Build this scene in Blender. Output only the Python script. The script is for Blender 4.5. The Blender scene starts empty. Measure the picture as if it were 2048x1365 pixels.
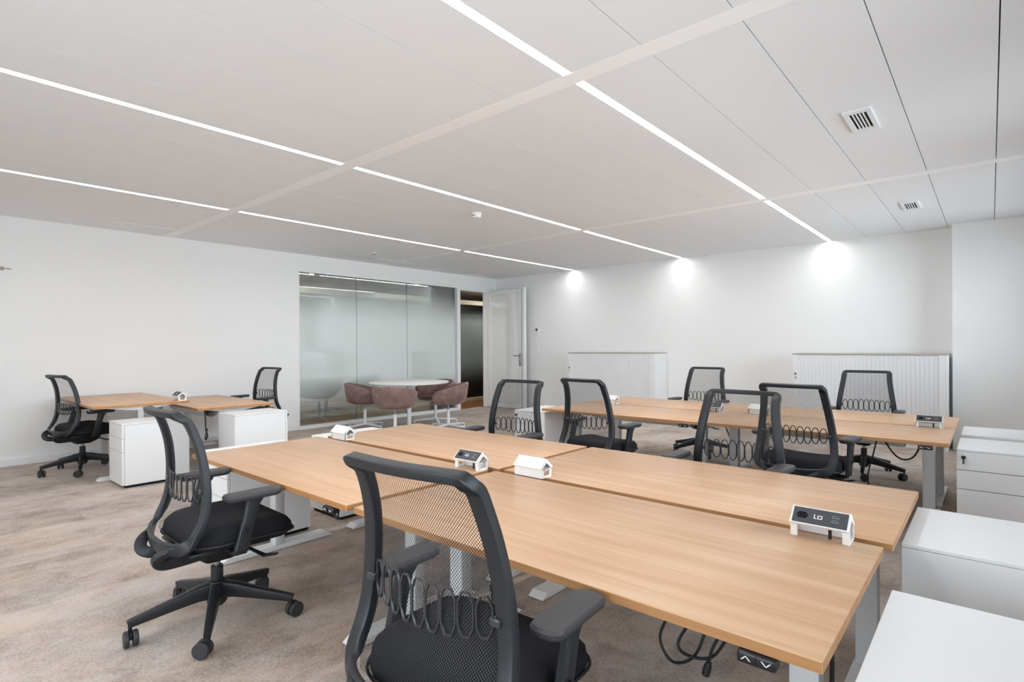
import bpy, bmesh, math, random
from mathutils import Vector, Matrix

S = bpy.context.scene
COL = S.collection
PI = math.pi
R = math.radians
random.seed(7)

# ------------------------------------------------------------------ camera
CAM_H = 1.25
FPX = 1102.45
yaw, roll = 0.715335, -0.0052864
Fv = Vector((-math.sin(yaw), math.cos(yaw), 0))
Rv = Vector((math.cos(yaw), math.sin(yaw), 0))
Uv = Vector((0, 0, 1))
R3 = Rv * math.cos(roll) + Uv * math.sin(roll)
U3 = -Rv * math.sin(roll) + Uv * math.cos(roll)
cd = bpy.data.cameras.new('camera')
cam = bpy.data.objects.new('camera', cd)
COL.objects.link(cam)
cam.matrix_world = Matrix(((R3.x, U3.x, -Fv.x, 0), (R3.y, U3.y, -Fv.y, 0), (R3.z, U3.z, -Fv.z, CAM_H), (0, 0, 0, 1)))
cd.sensor_fit = 'HORIZONTAL'
cd.sensor_width = 36
cd.lens = 36 * FPX / 2048
cd.shift_y = 10.15 / 2048
cd.clip_start = 0.05
S.camera = cam

# ------------------------------------------------------------------ world, light, exposure
W = bpy.data.worlds.new('world')
S.world = W
W.use_nodes = True
bgn = W.node_tree.nodes['Background']
bgn.inputs[0].default_value = (0.87, 0.955, 1.07, 1)
bgn.inputs[1].default_value = 8.2
STRIP_POWER = 32.0
S.view_settings.view_transform = 'Standard'
S.view_settings.look = 'None'
S.view_settings.gamma = 1
S.view_settings.use_curve_mapping = False
S.view_settings.exposure = -0.05
S.cycles.use_denoising = True
S.cycles.max_bounces = 12
S.cycles.diffuse_bounces = 6
S.cycles.glossy_bounces = 4
S.cycles.transparent_max_bounces = 24
S.cycles.sample_clamp_indirect = 6
S.cycles.caustics_reflective = False
S.cycles.caustics_refractive = False

# room numbers (metres)
XL, XR = -7.88, 0.80          # left wall, window wall
YF, YB = -3.2, 8.55           # wall behind the camera, back wall
ZC = 2.66                     # ceiling
COLX, COLY = -0.343, 8.32     # pier at the right of the back wall
GY0, GY1 = 4.165, 7.42        # glass partition
DY0, DY1 = 7.50, 8.30         # door opening
GZ = 2.392                    # head of glass and door
WINDOWS = [(-2.7, -0.9), (-0.7, 1.1), (1.3, 3.1), (3.3, 5.1), (5.3, 8.05)]
FILL_WINDOWS = [(-3.2, -1.4), (-1.2, 0.6)]  # unseen openings behind the camera, added to brighten surfaces facing it
for i, (a, b) in enumerate(WINDOWS):          # portals: sky light enters through the windows
    ld = bpy.data.lights.new('window_portal', 'AREA')
    ld.shape = 'RECTANGLE'; ld.size = 1.55; ld.size_y = b - a - 0.06
    ld.cycles.is_portal = True
    lo = bpy.data.objects.new('window_portal', ld); COL.objects.link(lo)
    lo.location = (XR + 0.12, (a + b) / 2, 1.64); lo.rotation_euler = (0, R(90), 0)
for i, (a, b) in enumerate(FILL_WINDOWS):  # portals of the added openings in the front wall
    ld = bpy.data.lights.new('window_portal', 'AREA')
    ld.shape = 'RECTANGLE'; ld.size = b - a - 0.06; ld.size_y = 2.25
    ld.cycles.is_portal = True
    lo = bpy.data.objects.new('window_portal', ld); COL.objects.link(lo)
    lo.location = ((a + b) / 2, YF - 0.12, 1.335); lo.rotation_euler = (R(90), 0, 0)

# ------------------------------------------------------------------ helpers
def lin(r, g, b):
    f = lambda c: (c / 255 / 12.92) if c / 255 <= 0.04045 else ((c / 255 + 0.055) / 1.055) ** 2.4
    return (f(r), f(g), f(b), 1)

class MB:
    def __init__(s): s.v = []; s.f = []; s.uv = None
    def add(s, verts, faces, mat=None):
        o = len(s.v)
        s.v += [tuple(mat @ Vector(p)) if mat else tuple(p) for p in verts]
        s.f += [tuple(i + o for i in f) for f in faces]
        return s
    def box(s, x0, x1, y0, y1, z0, z1, bev=0, seg=2, mat=None):
        bm = bmesh.new()
        bmesh.ops.create_cube(bm, size=1)
        for v in bm.verts:
            v.co = ((x0 + x1) / 2 + v.co.x * (x1 - x0), (y0 + y1) / 2 + v.co.y * (y1 - y0), (z0 + z1) / 2 + v.co.z * (z1 - z0))
        if bev: bmesh.ops.bevel(bm, geom=bm.edges[:], offset=bev, segments=seg, profile=0.5, affect='EDGES')
        return s.bm(bm, mat)
    def bm(s, bm, mat=None):
        bm.verts.ensure_lookup_table(); bm.verts.index_update()
        s.add([v.co.copy() for v in bm.verts], [[v.index for v in f.verts] for f in bm.faces], mat)
        bm.free(); return s
    def loft(s, loops, closed=False, cap=True, mat=None):
        n = len(loops[0]); vs = [p for l in loops for p in l]; fs = []
        m = len(loops)
        for i in range(m if closed else m - 1):
            a, b = i * n, ((i + 1) % m) * n
            for j in range(n):
                k = (j + 1) % n
                fs.append((a + j, a + k, b + k, b + j))
        if cap and not closed:
            fs.append(tuple(range(n - 1, -1, -1))); fs.append(tuple(range((m - 1) * n, m * n)))
        return s.add(vs, fs, mat)
    def tube(s, pts, r, n=8, closed=False, taper=None):
        pts = [Vector(p) for p in pts]; loops = []; m = len(pts); prev = None
        for i, p in enumerate(pts):
            if closed: t = pts[(i + 1) % m] - pts[i - 1]
            else: t = pts[min(i + 1, m - 1)] - pts[max(i - 1, 0)]
            t.normalize()
            if prev is None:
                a = Vector((0, 0, 1)) if abs(t.z) < 0.9 else Vector((1, 0, 0))
                nrm = (a - t * a.dot(t)).normalized()
            else: nrm = (prev - t * prev.dot(t)).normalized()
            prev = nrm; b = t.cross(nrm)
            rr = r * (taper[i] if taper else 1)
            loops.append([p + (nrm * math.cos(q) + b * math.sin(q)) * rr for q in [2 * PI * k / n for k in range(n)]])
        return s.loft(loops, closed=closed)
    def strap(s, pts, ups, w, t, closed=False, k=12, ex=3.0):
        """sweep a rounded rectangle: w along the hint direction, t across it"""
        pts = [Vector(p) for p in pts]; m = len(pts); loops = []
        for i, p in enumerate(pts):
            if closed: tg = pts[(i + 1) % m] - pts[i - 1]
            else: tg = pts[min(i + 1, m - 1)] - pts[max(i - 1, 0)]
            tg.normalize(); u = Vector(ups[i]); u = (u - tg * u.dot(tg)).normalized(); b = tg.cross(u)
            ww = w[i] if isinstance(w, (list, tuple)) else w
            tt = t[i] if isinstance(t, (list, tuple)) else t
            lp = []
            for q in range(k):
                c, sn = math.cos(2 * PI * (q + .5) / k), math.sin(2 * PI * (q + .5) / k)
                lp.append(p + u * (math.copysign(abs(c) ** (2 / ex), c) * ww / 2) + b * (math.copysign(abs(sn) ** (2 / ex), sn) * tt / 2))
            loops.append(lp)
        return s.loft(loops, closed=closed)
    def cyl(s, c, r, z0, z1, n=20, axis='Z', r2=None, bev=0):
        r2 = r if r2 is None else r2
        prof = [(r, z0), (r2, z1)]
        if bev: prof = [(r - bev, z0), (r, z0 + bev), (r2, z1 - bev), (r2 - bev, z1)]
        loops = []
        for rr, z in prof:
            lp = []
            for i in range(n):
                a = 2 * PI * i / n; x, y = rr * math.cos(a), rr * math.sin(a)
                p = {'Z': (x, y, z), 'X': (z, x, y), 'Y': (y, z, x)}[axis]
                lp.append((p[0] + c[0], p[1] + c[1], p[2] + c[2]))
            loops.append(lp)
        return s.loft(loops)
    def rings(s, c, prof, n=24, cap=True):
        return s.loft([[(c[0] + r * math.cos(2 * PI * i / n), c[1] + r * math.sin(2 * PI * i / n), c[2] + z) for i in range(n)] for r, z in prof], cap=cap)
    def prism(s, poly, x0, x1, axis='X', mat=None):
        """polygon in the (y,z) plane pushed along x (axis X), or (x,y) along z (axis Z)"""
        if axis == 'X': lo = [[(x, p[0], p[1]) for p in poly] for x in (x0, x1)]
        elif axis == 'Y': lo = [[(p[0], y, p[1]) for p in poly] for y in (x0, x1)]
        else: lo = [[(p[0], p[1], z) for p in poly] for z in (x0, x1)]
        return s.loft(lo, mat=mat)

def rrect(w, d, r, z, n=6, cx=0, cy=0):
    out = []
    for sx, sy, a0 in ((1, 1, 0), (-1, 1, 90), (-1, -1, 180), (1, -1, 270)):
        for i in range(n + 1):
            a = R(a0 + 90 * i / n)
            out.append((cx + sx * (w / 2 - r) + r * math.cos(a), cy + sy * (d / 2 - r) + r * math.sin(a), z))
    return out

def obj(name, mb, mat, parent=None, smooth=None, loc=None):
    me = bpy.data.meshes.new(name)
    me.from_pydata(mb.v, [], mb.f)
    if mb.uv:
        ul = me.uv_layers.new(name='UVMap')
        for l in me.loops: ul.data[l.index].uv = mb.uv[l.vertex_index]
    bm = bmesh.new(); bm.from_mesh(me); bmesh.ops.recalc_face_normals(bm, faces=bm.faces[:]); bm.to_mesh(me); bm.free()
    if smooth:
        for p in me.polygons: p.use_smooth = True
        me.set_sharp_from_angle(angle=R(smooth))
    me.materials.append(mat)
    o = bpy.data.objects.new(name, me); COL.objects.link(o)
    if parent: o.parent = parent
    if loc: o.location = loc
    return o

def thing(name, label, cat, loc=(0, 0, 0), rz=0, group=None):
    o = bpy.data.objects.new(name, None); COL.objects.link(o)
    o.empty_display_size = 0.1
    o.location = loc; o.rotation_euler = (0, 0, rz)
    return tag(o, label, cat, group)

def tag(o, label, cat, group=None):
    o['label'] = label; o['category'] = cat
    if group: o['group'] = group
    return o

def struct(name, mb, mat, label=None, smooth=None):
    o = obj(name, mb, mat, None, smooth); o['kind'] = 'structure'
    if label: o['label'] = label
    return o

def dup(o, parent=None):
    c = o.copy(); COL.objects.link(c)
    if parent: c.parent = parent
    for ch in list(o.children): dup(ch, c)
    return c

# ------------------------------------------------------------------ materials
def newmat(name):
    m = bpy.data.materials.new(name); m.use_nodes = True
    n = m.node_tree; b = n.nodes['Principled BSDF']
    return m, n, b

def plain(name, col, rough=0.5, metal=0, spec=0.5, bump=0, bscale=200):
    m, n, b = newmat(name)
    b.inputs['Base Color'].default_value = col
    b.inputs['Roughness'].default_value = rough
    b.inputs['Metallic'].default_value = metal
    b.inputs['Specular IOR Level'].default_value = spec
    tc = n.nodes.new('ShaderNodeTexCoord'); nz = n.nodes.new('ShaderNodeTexNoise')
    nz.inputs['Scale'].default_value = bscale
    n.links.new(tc.outputs['Object'], nz.inputs['Vector'])
    # faint procedural variation of the gloss, and optional relief
    mr = n.nodes.new('ShaderNodeMapRange'); mr.inputs[3].default_value = max(rough - .04, 0.02); mr.inputs[4].default_value = rough + .04
    n.links.new(nz.outputs[0], mr.inputs[0]); n.links.new(mr.outputs[0], b.inputs['Roughness'])
    if bump:
        bp = n.nodes.new('ShaderNodeBump'); bp.inputs['Strength'].default_value = bump; bp.inputs['Distance'].default_value = 0.002
        n.links.new(nz.outputs[0], bp.inputs['Height']); n.links.new(bp.outputs[0], b.inputs['Normal'])
    return m

def emit(name, col, st):
    m = bpy.data.materials.new(name); m.use_nodes = True; n = m.node_tree
    n.nodes.clear(); e = n.nodes.new('ShaderNodeEmission'); o = n.nodes.new('ShaderNodeOutputMaterial')
    e.inputs[0].default_value = col; e.inputs[1].default_value = st
    n.links.new(e.outputs[0], o.inputs[0]); return m

def ramp(n, stops):
    r = n.nodes.new('ShaderNodeValToRGB'); e = r.color_ramp.elements
    e[0].position, e[0].color = stops[0]; e[1].position, e[1].color = stops[-1]
    for p, c in stops[1:-1]:
        x = e.new(p); x.color = c
    return r

def math_(n, op, a, b=None, c=None):
    x = n.nodes.new('ShaderNodeMath'); x.operation = op
    for i, v in enumerate((a, b, c)):
        if v is None: continue
        if isinstance(v, (int, float)): x.inputs[i].default_value = v
        else: n.links.new(v, x.inputs[i])
    return x.outputs[0]

M = {}
M['wall'] = plain('wall_paint', lin(242, 242, 241), 0.7, spec=0.3, bump=0.05, bscale=350)
M['ceil'] = plain('ceiling_metal', lin(240, 242, 244), 0.55, spec=0.35)
M['beam'] = plain('ceiling_rail', lin(253, 253, 253), 0.55, spec=0.35)
M['void'] = plain('ceiling_void', lin(40, 40, 40), 0.9, spec=0.1)
M['white'] = plain('white_powder_coat', lin(238, 238, 238), 0.42, spec=0.4)
M['steel'] = plain('light_grey_steel', lin(214, 214, 214), 0.4, spec=0.45)
M['slat'] = plain('white_tambour_plastic', lin(232, 233, 235), 0.45, spec=0.4)
M['taupe'] = plain('cabinet_top_edge', lin(178, 172, 165), 0.5)
M['plast'] = plain('black_plastic', lin(30, 31, 34), 0.42, spec=0.45, bump=0.12, bscale=900)
M['plast2'] = plain('charcoal_plastic', lin(33, 35, 39), 0.4, spec=0.45, bump=0.1, bscale=900)
M['arm'] = plain('armrest_pad', lin(60, 58, 60), 0.5, spec=0.4, bump=0.1, bscale=900)
M['ring'] = plain('lumbar_plastic', lin(50, 51, 54), 0.22, spec=0.7)
M['fabric'] = plain('black_seat_fabric', lin(31, 31, 35), 0.85, spec=0.2, bump=0.35, bscale=700)
M['wheel'] = plain('caster_rubber', lin(46, 46, 48), 0.55)
M['black'] = plain('black_gloss', lin(28, 28, 31), 0.3)
M['panel'] = plain('dark_socket_panel', lin(66, 66, 71), 0.45)
M['hole'] = plain('socket_recess', lin(12, 12, 13), 0.7, spec=0.15)
M['print'] = plain('white_print', lin(225, 225, 225), 0.6)
M['grey'] = plain('grey_print', lin(140, 142, 146), 0.6)
M['chrome'] = plain('brushed_steel', lin(170, 170, 168), 0.25, metal=1)
M['rubber'] = plain('black_cable', lin(24, 24, 26), 0.5)
M['tabletop'] = plain('round_table_laminate', lin(232, 231, 225), 0.35)
M['beige'] = plain('corridor_rail', lin(190, 180, 160), 0.5)
M['dark'] = plain('dark_room_paint', lin(70, 72, 70), 0.8)
M['corr'] = plain('corridor_paint', lin(200, 196, 190), 0.7)
M['strip'] = emit('strip_light_diffuser', (0.985, 0.985, 0.985, 1), STRIP_POWER)
M['spot'] = emit('downlight_lamp', (1.0, 0.96, 0.9, 1), 1500)

def oak(name, cols, edge=False):
    m, n, b = newmat(name)
    tc = n.nodes.new('ShaderNodeTexCoord'); oi = n.nodes.new('ShaderNodeObjectInfo')
    mp = n.nodes.new('ShaderNodeMapping'); mp.inputs['Scale'].default_value = (0.55, 11, 11)
    ad = n.nodes.new('ShaderNodeVectorMath'); ad.operation = 'ADD'
    cx = n.nodes.new('ShaderNodeCombineXYZ')
    n.links.new(math_(n, 'MULTIPLY', oi.outputs['Random'], 37.0), cx.inputs[0])
    n.links.new(math_(n, 'MULTIPLY', oi.outputs['Random'], 11.0), cx.inputs[1])
    n.links.new(tc.outputs['Object'], ad.inputs[0]); n.links.new(cx.outputs[0], ad.inputs[1]); n.links.new(ad.outputs[0], mp.inputs[0])
    n1 = n.nodes.new('ShaderNodeTexNoise'); n1.inputs['Scale'].default_value = 1.6; n1.inputs['Detail'].default_value = 6; n1.inputs['Roughness'].default_value = 0.62; n1.inputs['Distortion'].default_value = 0.35
    n.links.new(mp.outputs[0], n1.inputs['Vector'])
    mp2 = n.nodes.new('ShaderNodeMapping'); mp2.inputs['Scale'].default_value = (3.0, 130, 130)
    n.links.new(ad.outputs[0], mp2.inputs[0])
    n2 = n.nodes.new('ShaderNodeTexNoise'); n2.inputs['Scale'].default_value = 1.0; n2.inputs['Detail'].default_value = 3
    n.links.new(mp2.outputs[0], n2.inputs['Vector'])
    fac = math_(n, 'ADD', math_(n, 'MULTIPLY', n1.outputs[0], 0.72), math_(n, 'MULTIPLY', n2.outputs[0], 0.28))
    r = ramp(n, [(0.30, cols[0]), (0.48, cols[1]), (0.62, cols[2])])
    n.links.new(fac, r.inputs[0]); n.links.new(r.outputs[0], b.inputs['Base Color'])
    b.inputs['Roughness'].default_value = 0.36; b.inputs['Specular IOR Level'].default_value = 0.4
    bp = n.nodes.new('ShaderNodeBump'); bp.inputs['Strength'].default_value = 0.06; bp.inputs['Distance'].default_value = 0.001
    n.links.new(n2.outputs[0], bp.inputs['Height']); n.links.new(bp.outputs[0], b.inputs['Normal'])
    return m
M['oak'] = oak('oak_veneer', [lin(190, 147, 109), lin(204, 163, 126), lin(214, 177, 143)])
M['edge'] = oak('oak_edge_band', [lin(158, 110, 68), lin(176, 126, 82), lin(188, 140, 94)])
M['plank'] = oak('corridor_oak', [lin(96, 62, 36), lin(128, 86, 52), lin(150, 106, 66)])

def carpet():
    m, n, b = newmat('mottled_carpet')
    tc = n.nodes.new('ShaderNodeTexCoord')
    def noise(sc, scale, detail=5, rough=0.6, dist=0.0, off=(0, 0, 0)):
        mp = n.nodes.new('ShaderNodeMapping'); mp.inputs['Scale'].default_value = sc; mp.inputs['Location'].default_value = off
        n.links.new(tc.outputs['Object'], mp.inputs[0])
        t = n.nodes.new('ShaderNodeTexNoise'); t.inputs['Scale'].default_value = scale; t.inputs['Detail'].default_value = detail
        t.inputs['Roughness'].default_value = rough; t.inputs['Distortion'].default_value = dist
        n.links.new(mp.outputs[0], t.inputs['Vector']); return t.outputs[0]
    # carpet planks 0.25 x 1.0 m laid along y, each with its own tone
    br = n.nodes.new('ShaderNodeTexBrick'); br.offset = 0.37; br.inputs['Scale'].default_value = 1.0
    br.inputs['Brick Width'].default_value = 1.0; br.inputs['Row Height'].default_value = 0.25; br.inputs['Mortar Size'].default_value = 0.0
    br.inputs['Color1'].default_value = (0, 0, 0, 1); br.inputs['Color2'].default_value = (1, 1, 1, 1); br.inputs['Mortar'].default_value = (.5, .5, .5, 1)
    mpb = n.nodes.new('ShaderNodeMapping'); mpb.inputs['Rotation'].default_value = (0, 0, PI / 2)
    n.links.new(tc.outputs['Object'], mpb.inputs[0]); n.links.new(mpb.outputs[0], br.inputs['Vector'])
    big = noise((1.05, 0.8, 1), 1.7, 7, 0.62, 0.4)
    mid = noise((1.6, 1.15, 1), 5.0, 7, 0.7, 0.6, (3, 7, 0))
    fine = noise((1, 1, 1), 190, 2, 0.7)
    pile = noise((1, 1, 1), 75, 3, 0.75, 0, (1, 2, 0))
    f = math_(n, 'ADD', math_(n, 'MULTIPLY', big, 0.62), math_(n, 'MULTIPLY', mid, 0.50))
    f = math_(n, 'ADD', f, math_(n, 'MULTIPLY', br.outputs['Color'], 0.11))
    f = math_(n, 'ADD', f, math_(n, 'MULTIPLY', math_(n, 'SUBTRACT', pile, 0.5), 0.46))
    f = math_(n, 'ADD', f, math_(n, 'MULTIPLY', math_(n, 'SUBTRACT', fine, 0.5), 0.50))
    r = ramp(n, [(0.37, lin(112, 99, 91)), (0.51, lin(153, 139, 130)), (0.62, lin(178, 165, 156)), (0.78, lin(202, 191, 184))])
    n.links.new(f, r.inputs[0])
    tint = ramp(n, [(0.40, lin(255, 255, 255)), (0.66, lin(255, 244, 228))])
    n.links.new(noise((1.2, 0.8, 1), 2.1, 4, 0.6, 0.3, (9, 4, 0)), tint.inputs[0])
    mx = n.nodes.new('ShaderNodeMix'); mx.data_type = 'RGBA'; mx.blend_type = 'MULTIPLY'; mx.inputs[0].default_value = 1
    n.links.new(r.outputs[0], mx.inputs[6]); n.links.new(tint.outputs[0], mx.inputs[7])
    n.links.new(mx.outputs[2], b.inputs['Base Color'])
    b.inputs['Roughness'].default_value = 0.95; b.inputs['Specular IOR Level'].default_value = 0.1
    b.inputs['Sheen Weight'].default_value = 0.30; b.inputs['Sheen Roughness'].default_value = 0.5; b.inputs['Sheen Tint'].default_value = lin(235, 232, 230)
    bp = n.nodes.new('ShaderNodeBump'); bp.inputs['Strength'].default_value = 0.5; bp.inputs['Distance'].default_value = 0.004
    n.links.new(fine, bp.inputs['Height']); n.links.new(bp.outputs[0], b.inputs['Normal'])
    return m
M['carpet'] = carpet()

def velvet():
    m, n, b = newmat('mauve_velvet')
    tc = n.nodes.new('ShaderNodeTexCoord'); t = n.nodes.new('ShaderNodeTexNoise')
    t.inputs['Scale'].default_value = 9; t.inputs['Detail'].default_value = 6; t.inputs['Roughness'].default_value = 0.7
    n.links.new(tc.outputs['Object'], t.inputs['Vector'])
    r = ramp(n, [(0.32, lin(104, 80, 77)), (0.55, lin(131, 106, 102)), (0.75, lin(152, 128, 123))])
    n.links.new(t.outputs[0], r.inputs[0]); n.links.new(r.outputs[0], b.inputs['Base Color'])
    b.inputs['Roughness'].default_value = 0.8
    b.inputs['Sheen Weight'].default_value = 0.5; b.inputs['Sheen Roughness'].default_value = 0.4
    b.inputs['Sheen Tint'].default_value = lin(220, 190, 185)
    return m
M['velvet'] = velvet()

def meshfab():
    m, n, b = newmat('black_open_mesh')
    b.inputs['Base Color'].default_value = lin(38, 38, 42); b.inputs['Roughness'].default_value = 0.6
    uv = n.nodes.new('ShaderNodeUVMap'); sp = n.nodes.new('ShaderNodeSeparateXYZ')
    n.links.new(uv.outputs[0], sp.inputs[0])
    u = math_(n, 'DIVIDE', sp.outputs[0], 0.0072); v = math_(n, 'DIVIDE', sp.outputs[1], 0.0092)
    def cell(off):
        a = math_(n, 'SUBTRACT', math_(n, 'FRACT', math_(n, 'ADD', u, off)), 0.5)
        c = math_(n, 'SUBTRACT', math_(n, 'FRACT', math_(n, 'ADD', v, off)), 0.5)
        return math_(n, 'ADD', math_(n, 'MULTIPLY', a, a), math_(n, 'MULTIPLY', c, c))
    d = math_(n, 'MINIMUM', cell(100.0), cell(100.5))
    hole = math_(n, 'LESS_THAN', d, 0.102)
    tr = n.nodes.new('ShaderNodeBsdfTransparent'); mx = n.nodes.new('ShaderNodeMixShader')
    n.links.new(hole, mx.inputs[0]); n.links.new(b.outputs[0], mx.inputs[1]); n.links.new(tr.outputs[0], mx.inputs[2])
    n.links.new(mx.outputs[0], n.nodes['Material Output'].inputs[0])
    return m
M['mesh'] = meshfab()

def glass(name, film=0.0, z0=0.3, z1=0.9, z2=1.9, z3=2.3, tint=(0.86, 0.93, 0.91, 1), filmcol=lin(214, 226, 222), f0=0.06, trans=0.12):
    """clear pane with a printed, vertically graded frosted film"""
    m = bpy.data.materials.new(name); m.use_nodes = True; n = m.node_tree; n.nodes.clear()
    out = n.nodes.new('ShaderNodeOutputMaterial')
    tr = n.nodes.new('ShaderNodeBsdfTransparent'); tr.inputs[0].default_value = tint
    gl = n.nodes.new('ShaderNodeBsdfGlossy'); gl.inputs['Roughness'].default_value = 0.02; gl.inputs[0].default_value = (1, 1, 1, 1)
    base = tr.outputs[0]
    if film:
        df = n.nodes.new('ShaderNodeBsdfDiffuse'); df.inputs[0].default_value = filmcol
        ts = n.nodes.new('ShaderNodeBsdfTranslucent'); ts.inputs[0].default_value = filmcol
        fm = n.nodes.new('ShaderNodeMixShader'); fm.inputs[0].default_value = trans
        n.links.new(df.outputs[0], fm.inputs[1]); n.links.new(ts.outputs[0], fm.inputs[2])
        tc = n.nodes.new('ShaderNodeTexCoord'); sp = n.nodes.new('ShaderNodeSeparateXYZ'); n.links.new(tc.outputs['Object'], sp.inputs[0])
        a = n.nodes.new('ShaderNodeMapRange'); a.interpolation_type = 'SMOOTHSTEP'; a.inputs[1].default_value = z0; a.inputs[2].default_value = z1
        c = n.nodes.new('ShaderNodeMapRange'); c.interpolation_type = 'SMOOTHSTEP'; c.inputs[1].default_value = z2; c.inputs[2].default_value = z3; c.inputs[3].default_value = 1; c.inputs[4].default_value = 0
        n.links.new(sp.outputs[2], a.inputs[0]); n.links.new(sp.outputs[2], c.inputs[0])
        mx = n.nodes.new('ShaderNodeMixShader'); n.links.new(math_(n, 'MULTIPLY', math_(n, 'MULTIPLY', a.outputs[0], c.outputs[0]), film), mx.inputs[0])
        n.links.new(base, mx.inputs[1]); n.links.new(fm.outputs[0], mx.inputs[2]); base = mx.outputs[0]
    fr = n.nodes.new('ShaderNodeFresnel'); fr.inputs[0].default_value = 1.52
    fac = math_(n, 'MINIMUM', math_(n, 'ADD', math_(n, 'MULTIPLY', fr.outputs[0], 1.2), f0), 1.0)
    ms = n.nodes.new('ShaderNodeMixShader'); n.links.new(fac, ms.inputs[0])
    n.links.new(base, ms.inputs[1]); n.links.new(gl.outputs[0], ms.inputs[2]); n.links.new(ms.outputs[0], out.inputs[0])
    return m
M['pane'] = glass('partition_glass', 0.97, 0.12, 0.80, 1.60, 2.34, f0=0.19, filmcol=lin(226, 236, 233))
M['pane2'] = glass('corridor_glass', 0.75, 0.35, 0.95, 1.75, 2.1, tint=(0.5, 0.55, 0.54, 1), filmcol=lin(150, 160, 160), f0=0.03)
M['doorpane'] = glass('door_glass', 1.0, -0.6, 0.3, 2.3, 2.9, tint=(0.82, 0.86, 0.84, 1), filmcol=lin(245, 246, 243), f0=0.10, trans=0.0)
M['winpane'] = glass('window_glass', 0, tint=(0.95, 0.97, 0.96, 1), f0=0.0)

# ------------------------------------------------------------------ room shell
struct('floor', MB().box(XL - .06, XR + .25, YF - .1, YB + .1, -0.12, 0), M['carpet'], 'mottled grey-beige carpet floor')
ZT_ = ZC + .1
w = MB()
w.box(XL - .12, XL, YF, GY0, 0, ZT_); w.box(XL - .12, XL, GY0, DY1, GZ, ZT_); w.box(XL - .12, XL, DY1, YB + .1, 0, ZT_)
struct('wall_left', w, M['wall'], 'white left wall with the glass partition')
struct('wall_back', MB().box(XL, XR + .25, YB, YB + .12, 0, ZT_), M['wall'], 'white back wall behind the tambour cabinets')
struct('wall_pier', MB().box(COLX, XR, COLY, YB, 0, ZT_), M['wall'], 'white pier projecting at the right of the back wall')
w = MB().box(XL - .12, XR + .25, YF - .25, YF, 0, 0.15); w.box(XL - .12, XR + .25, YF - .25, YF, 2.52, ZT_)
xs = [XL - .12] + [q for ab in FILL_WINDOWS for q in ab] + [XR + .25]
for a, b in zip(xs[0::2], xs[1::2]): w.box(a, b, YF - .25, YF, 0.15, 2.52)
struct('wall_front', w, M['wall'])
for i, (a, b) in enumerate(FILL_WINDOWS):
    f = MB()
    f.box(a, b, YF - .19, YF - .13, .15, .21); f.box(a, b, YF - .19, YF - .13, 2.46, 2.52)
    f.box(a, a + .06, YF - .19, YF - .13, .21, 2.46); f.box(b - .06, b, YF - .19, YF - .13, .21, 2.46)
    wn = struct('window_%d' % (i + 8), f, M['white'])  # frame of an added fill window, out of view
    obj('pane', MB().box(a + .06, b - .06, YF - .165, YF - .155, .21, 2.46), M['winpane'], wn)
w = MB().box(XR, XR + .25, YF, YB, 0, 0.85); w.box(XR, XR + .25, YF, YB, 2.44, ZT_)
ys = [YF] + [q for ab in WINDOWS for q in ab] + [YB]
for a, b in zip(ys[0::2], ys[1::2]): w.box(XR, XR + .25, a, b, 0.85, 2.44)
struct('wall_right', w, M['wall'])
for i, (a, b) in enumerate(WINDOWS):
    f = MB()
    f.box(XR + .13, XR + .19, a, b, .85, .91); f.box(XR + .13, XR + .19, a, b, 2.38, 2.44)
    f.box(XR + .13, XR + .19, a, a + .06, .91, 2.38); f.box(XR + .13, XR + .19, b - .06, b, .91, 2.38)
    wn = struct('window_%d' % (i + 2), f, M['white'])
    obj('pane', MB().box(XR + .155, XR + .165, a + .06, b - .06, .91, 2.38), M['winpane'], wn)
struct('baseboard_left', MB().box(XL, XL + .012, YF, GY0 - .02, 0, .075, .003), M['white'])
struct('baseboard_back', MB().box(XL + .02, COLX, YB - .012, YB, 0, .075, .003), M['white'])
struct('baseboard_pier', MB().box(COLX, XR, COLY - .012, COLY, 0, .075, .003), M['white'])

# ceiling: metal planks between cross rails
ceil = struct('ceiling', MB().box(XL - .12, XR + .25, YF - .1, YB + .12, ZC + .06, ZC + .16), M['void'], 'white metal plank ceiling with recessed strip lights')
PITCH, X1 = 0.4225, -1.655
STRIPX = [X1, X1 - 5 * PITCH, X1 - 10 * PITCH]
BEAMS = [-0.84, 2.41, 5.66]
BW = 0.112
rows = []
yy = [YF] + [q for b in BEAMS for q in (b - BW / 2, b + BW / 2)] + [YB]
rows = list(zip(yy[0::2], yy[1::2]))
seams = sorted(X1 + k * PITCH for k in range(-15, 7))
edges = [XL] + [s for s in seams if XL + .05 < s < XR - .05] + [XR]
shared = {}
for r, (ya, yb) in enumerate(rows):
    for a, b in zip(edges, edges[1:]):
        ga = 0.028 if any(abs(a - s) < .01 for s in STRIPX) else 0.0025
        gb = 0.028 if any(abs(b - s) < .01 for s in STRIPX) else 0.0025
        key = (r, round(b - a, 3), ga, gb)
        cx = (a + b) / 2
        if key not in shared:
            shared[key] = obj('ceiling_panel', MB().box(a + ga - cx, b - gb - cx, ya + .0012, yb - .0012, ZC, ZC + .03), M['ceil'], ceil, loc=(cx, 0, 0))
        else:
            c = shared[key].copy(); COL.objects.link(c); c.location = (cx, 0, 0)
for b in BEAMS:
    obj('ceiling_rail', MB().box(XL, XR, b - BW / 2, b + BW / 2, ZC - .001, ZC + .03), M['beam'], ceil)

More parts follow.
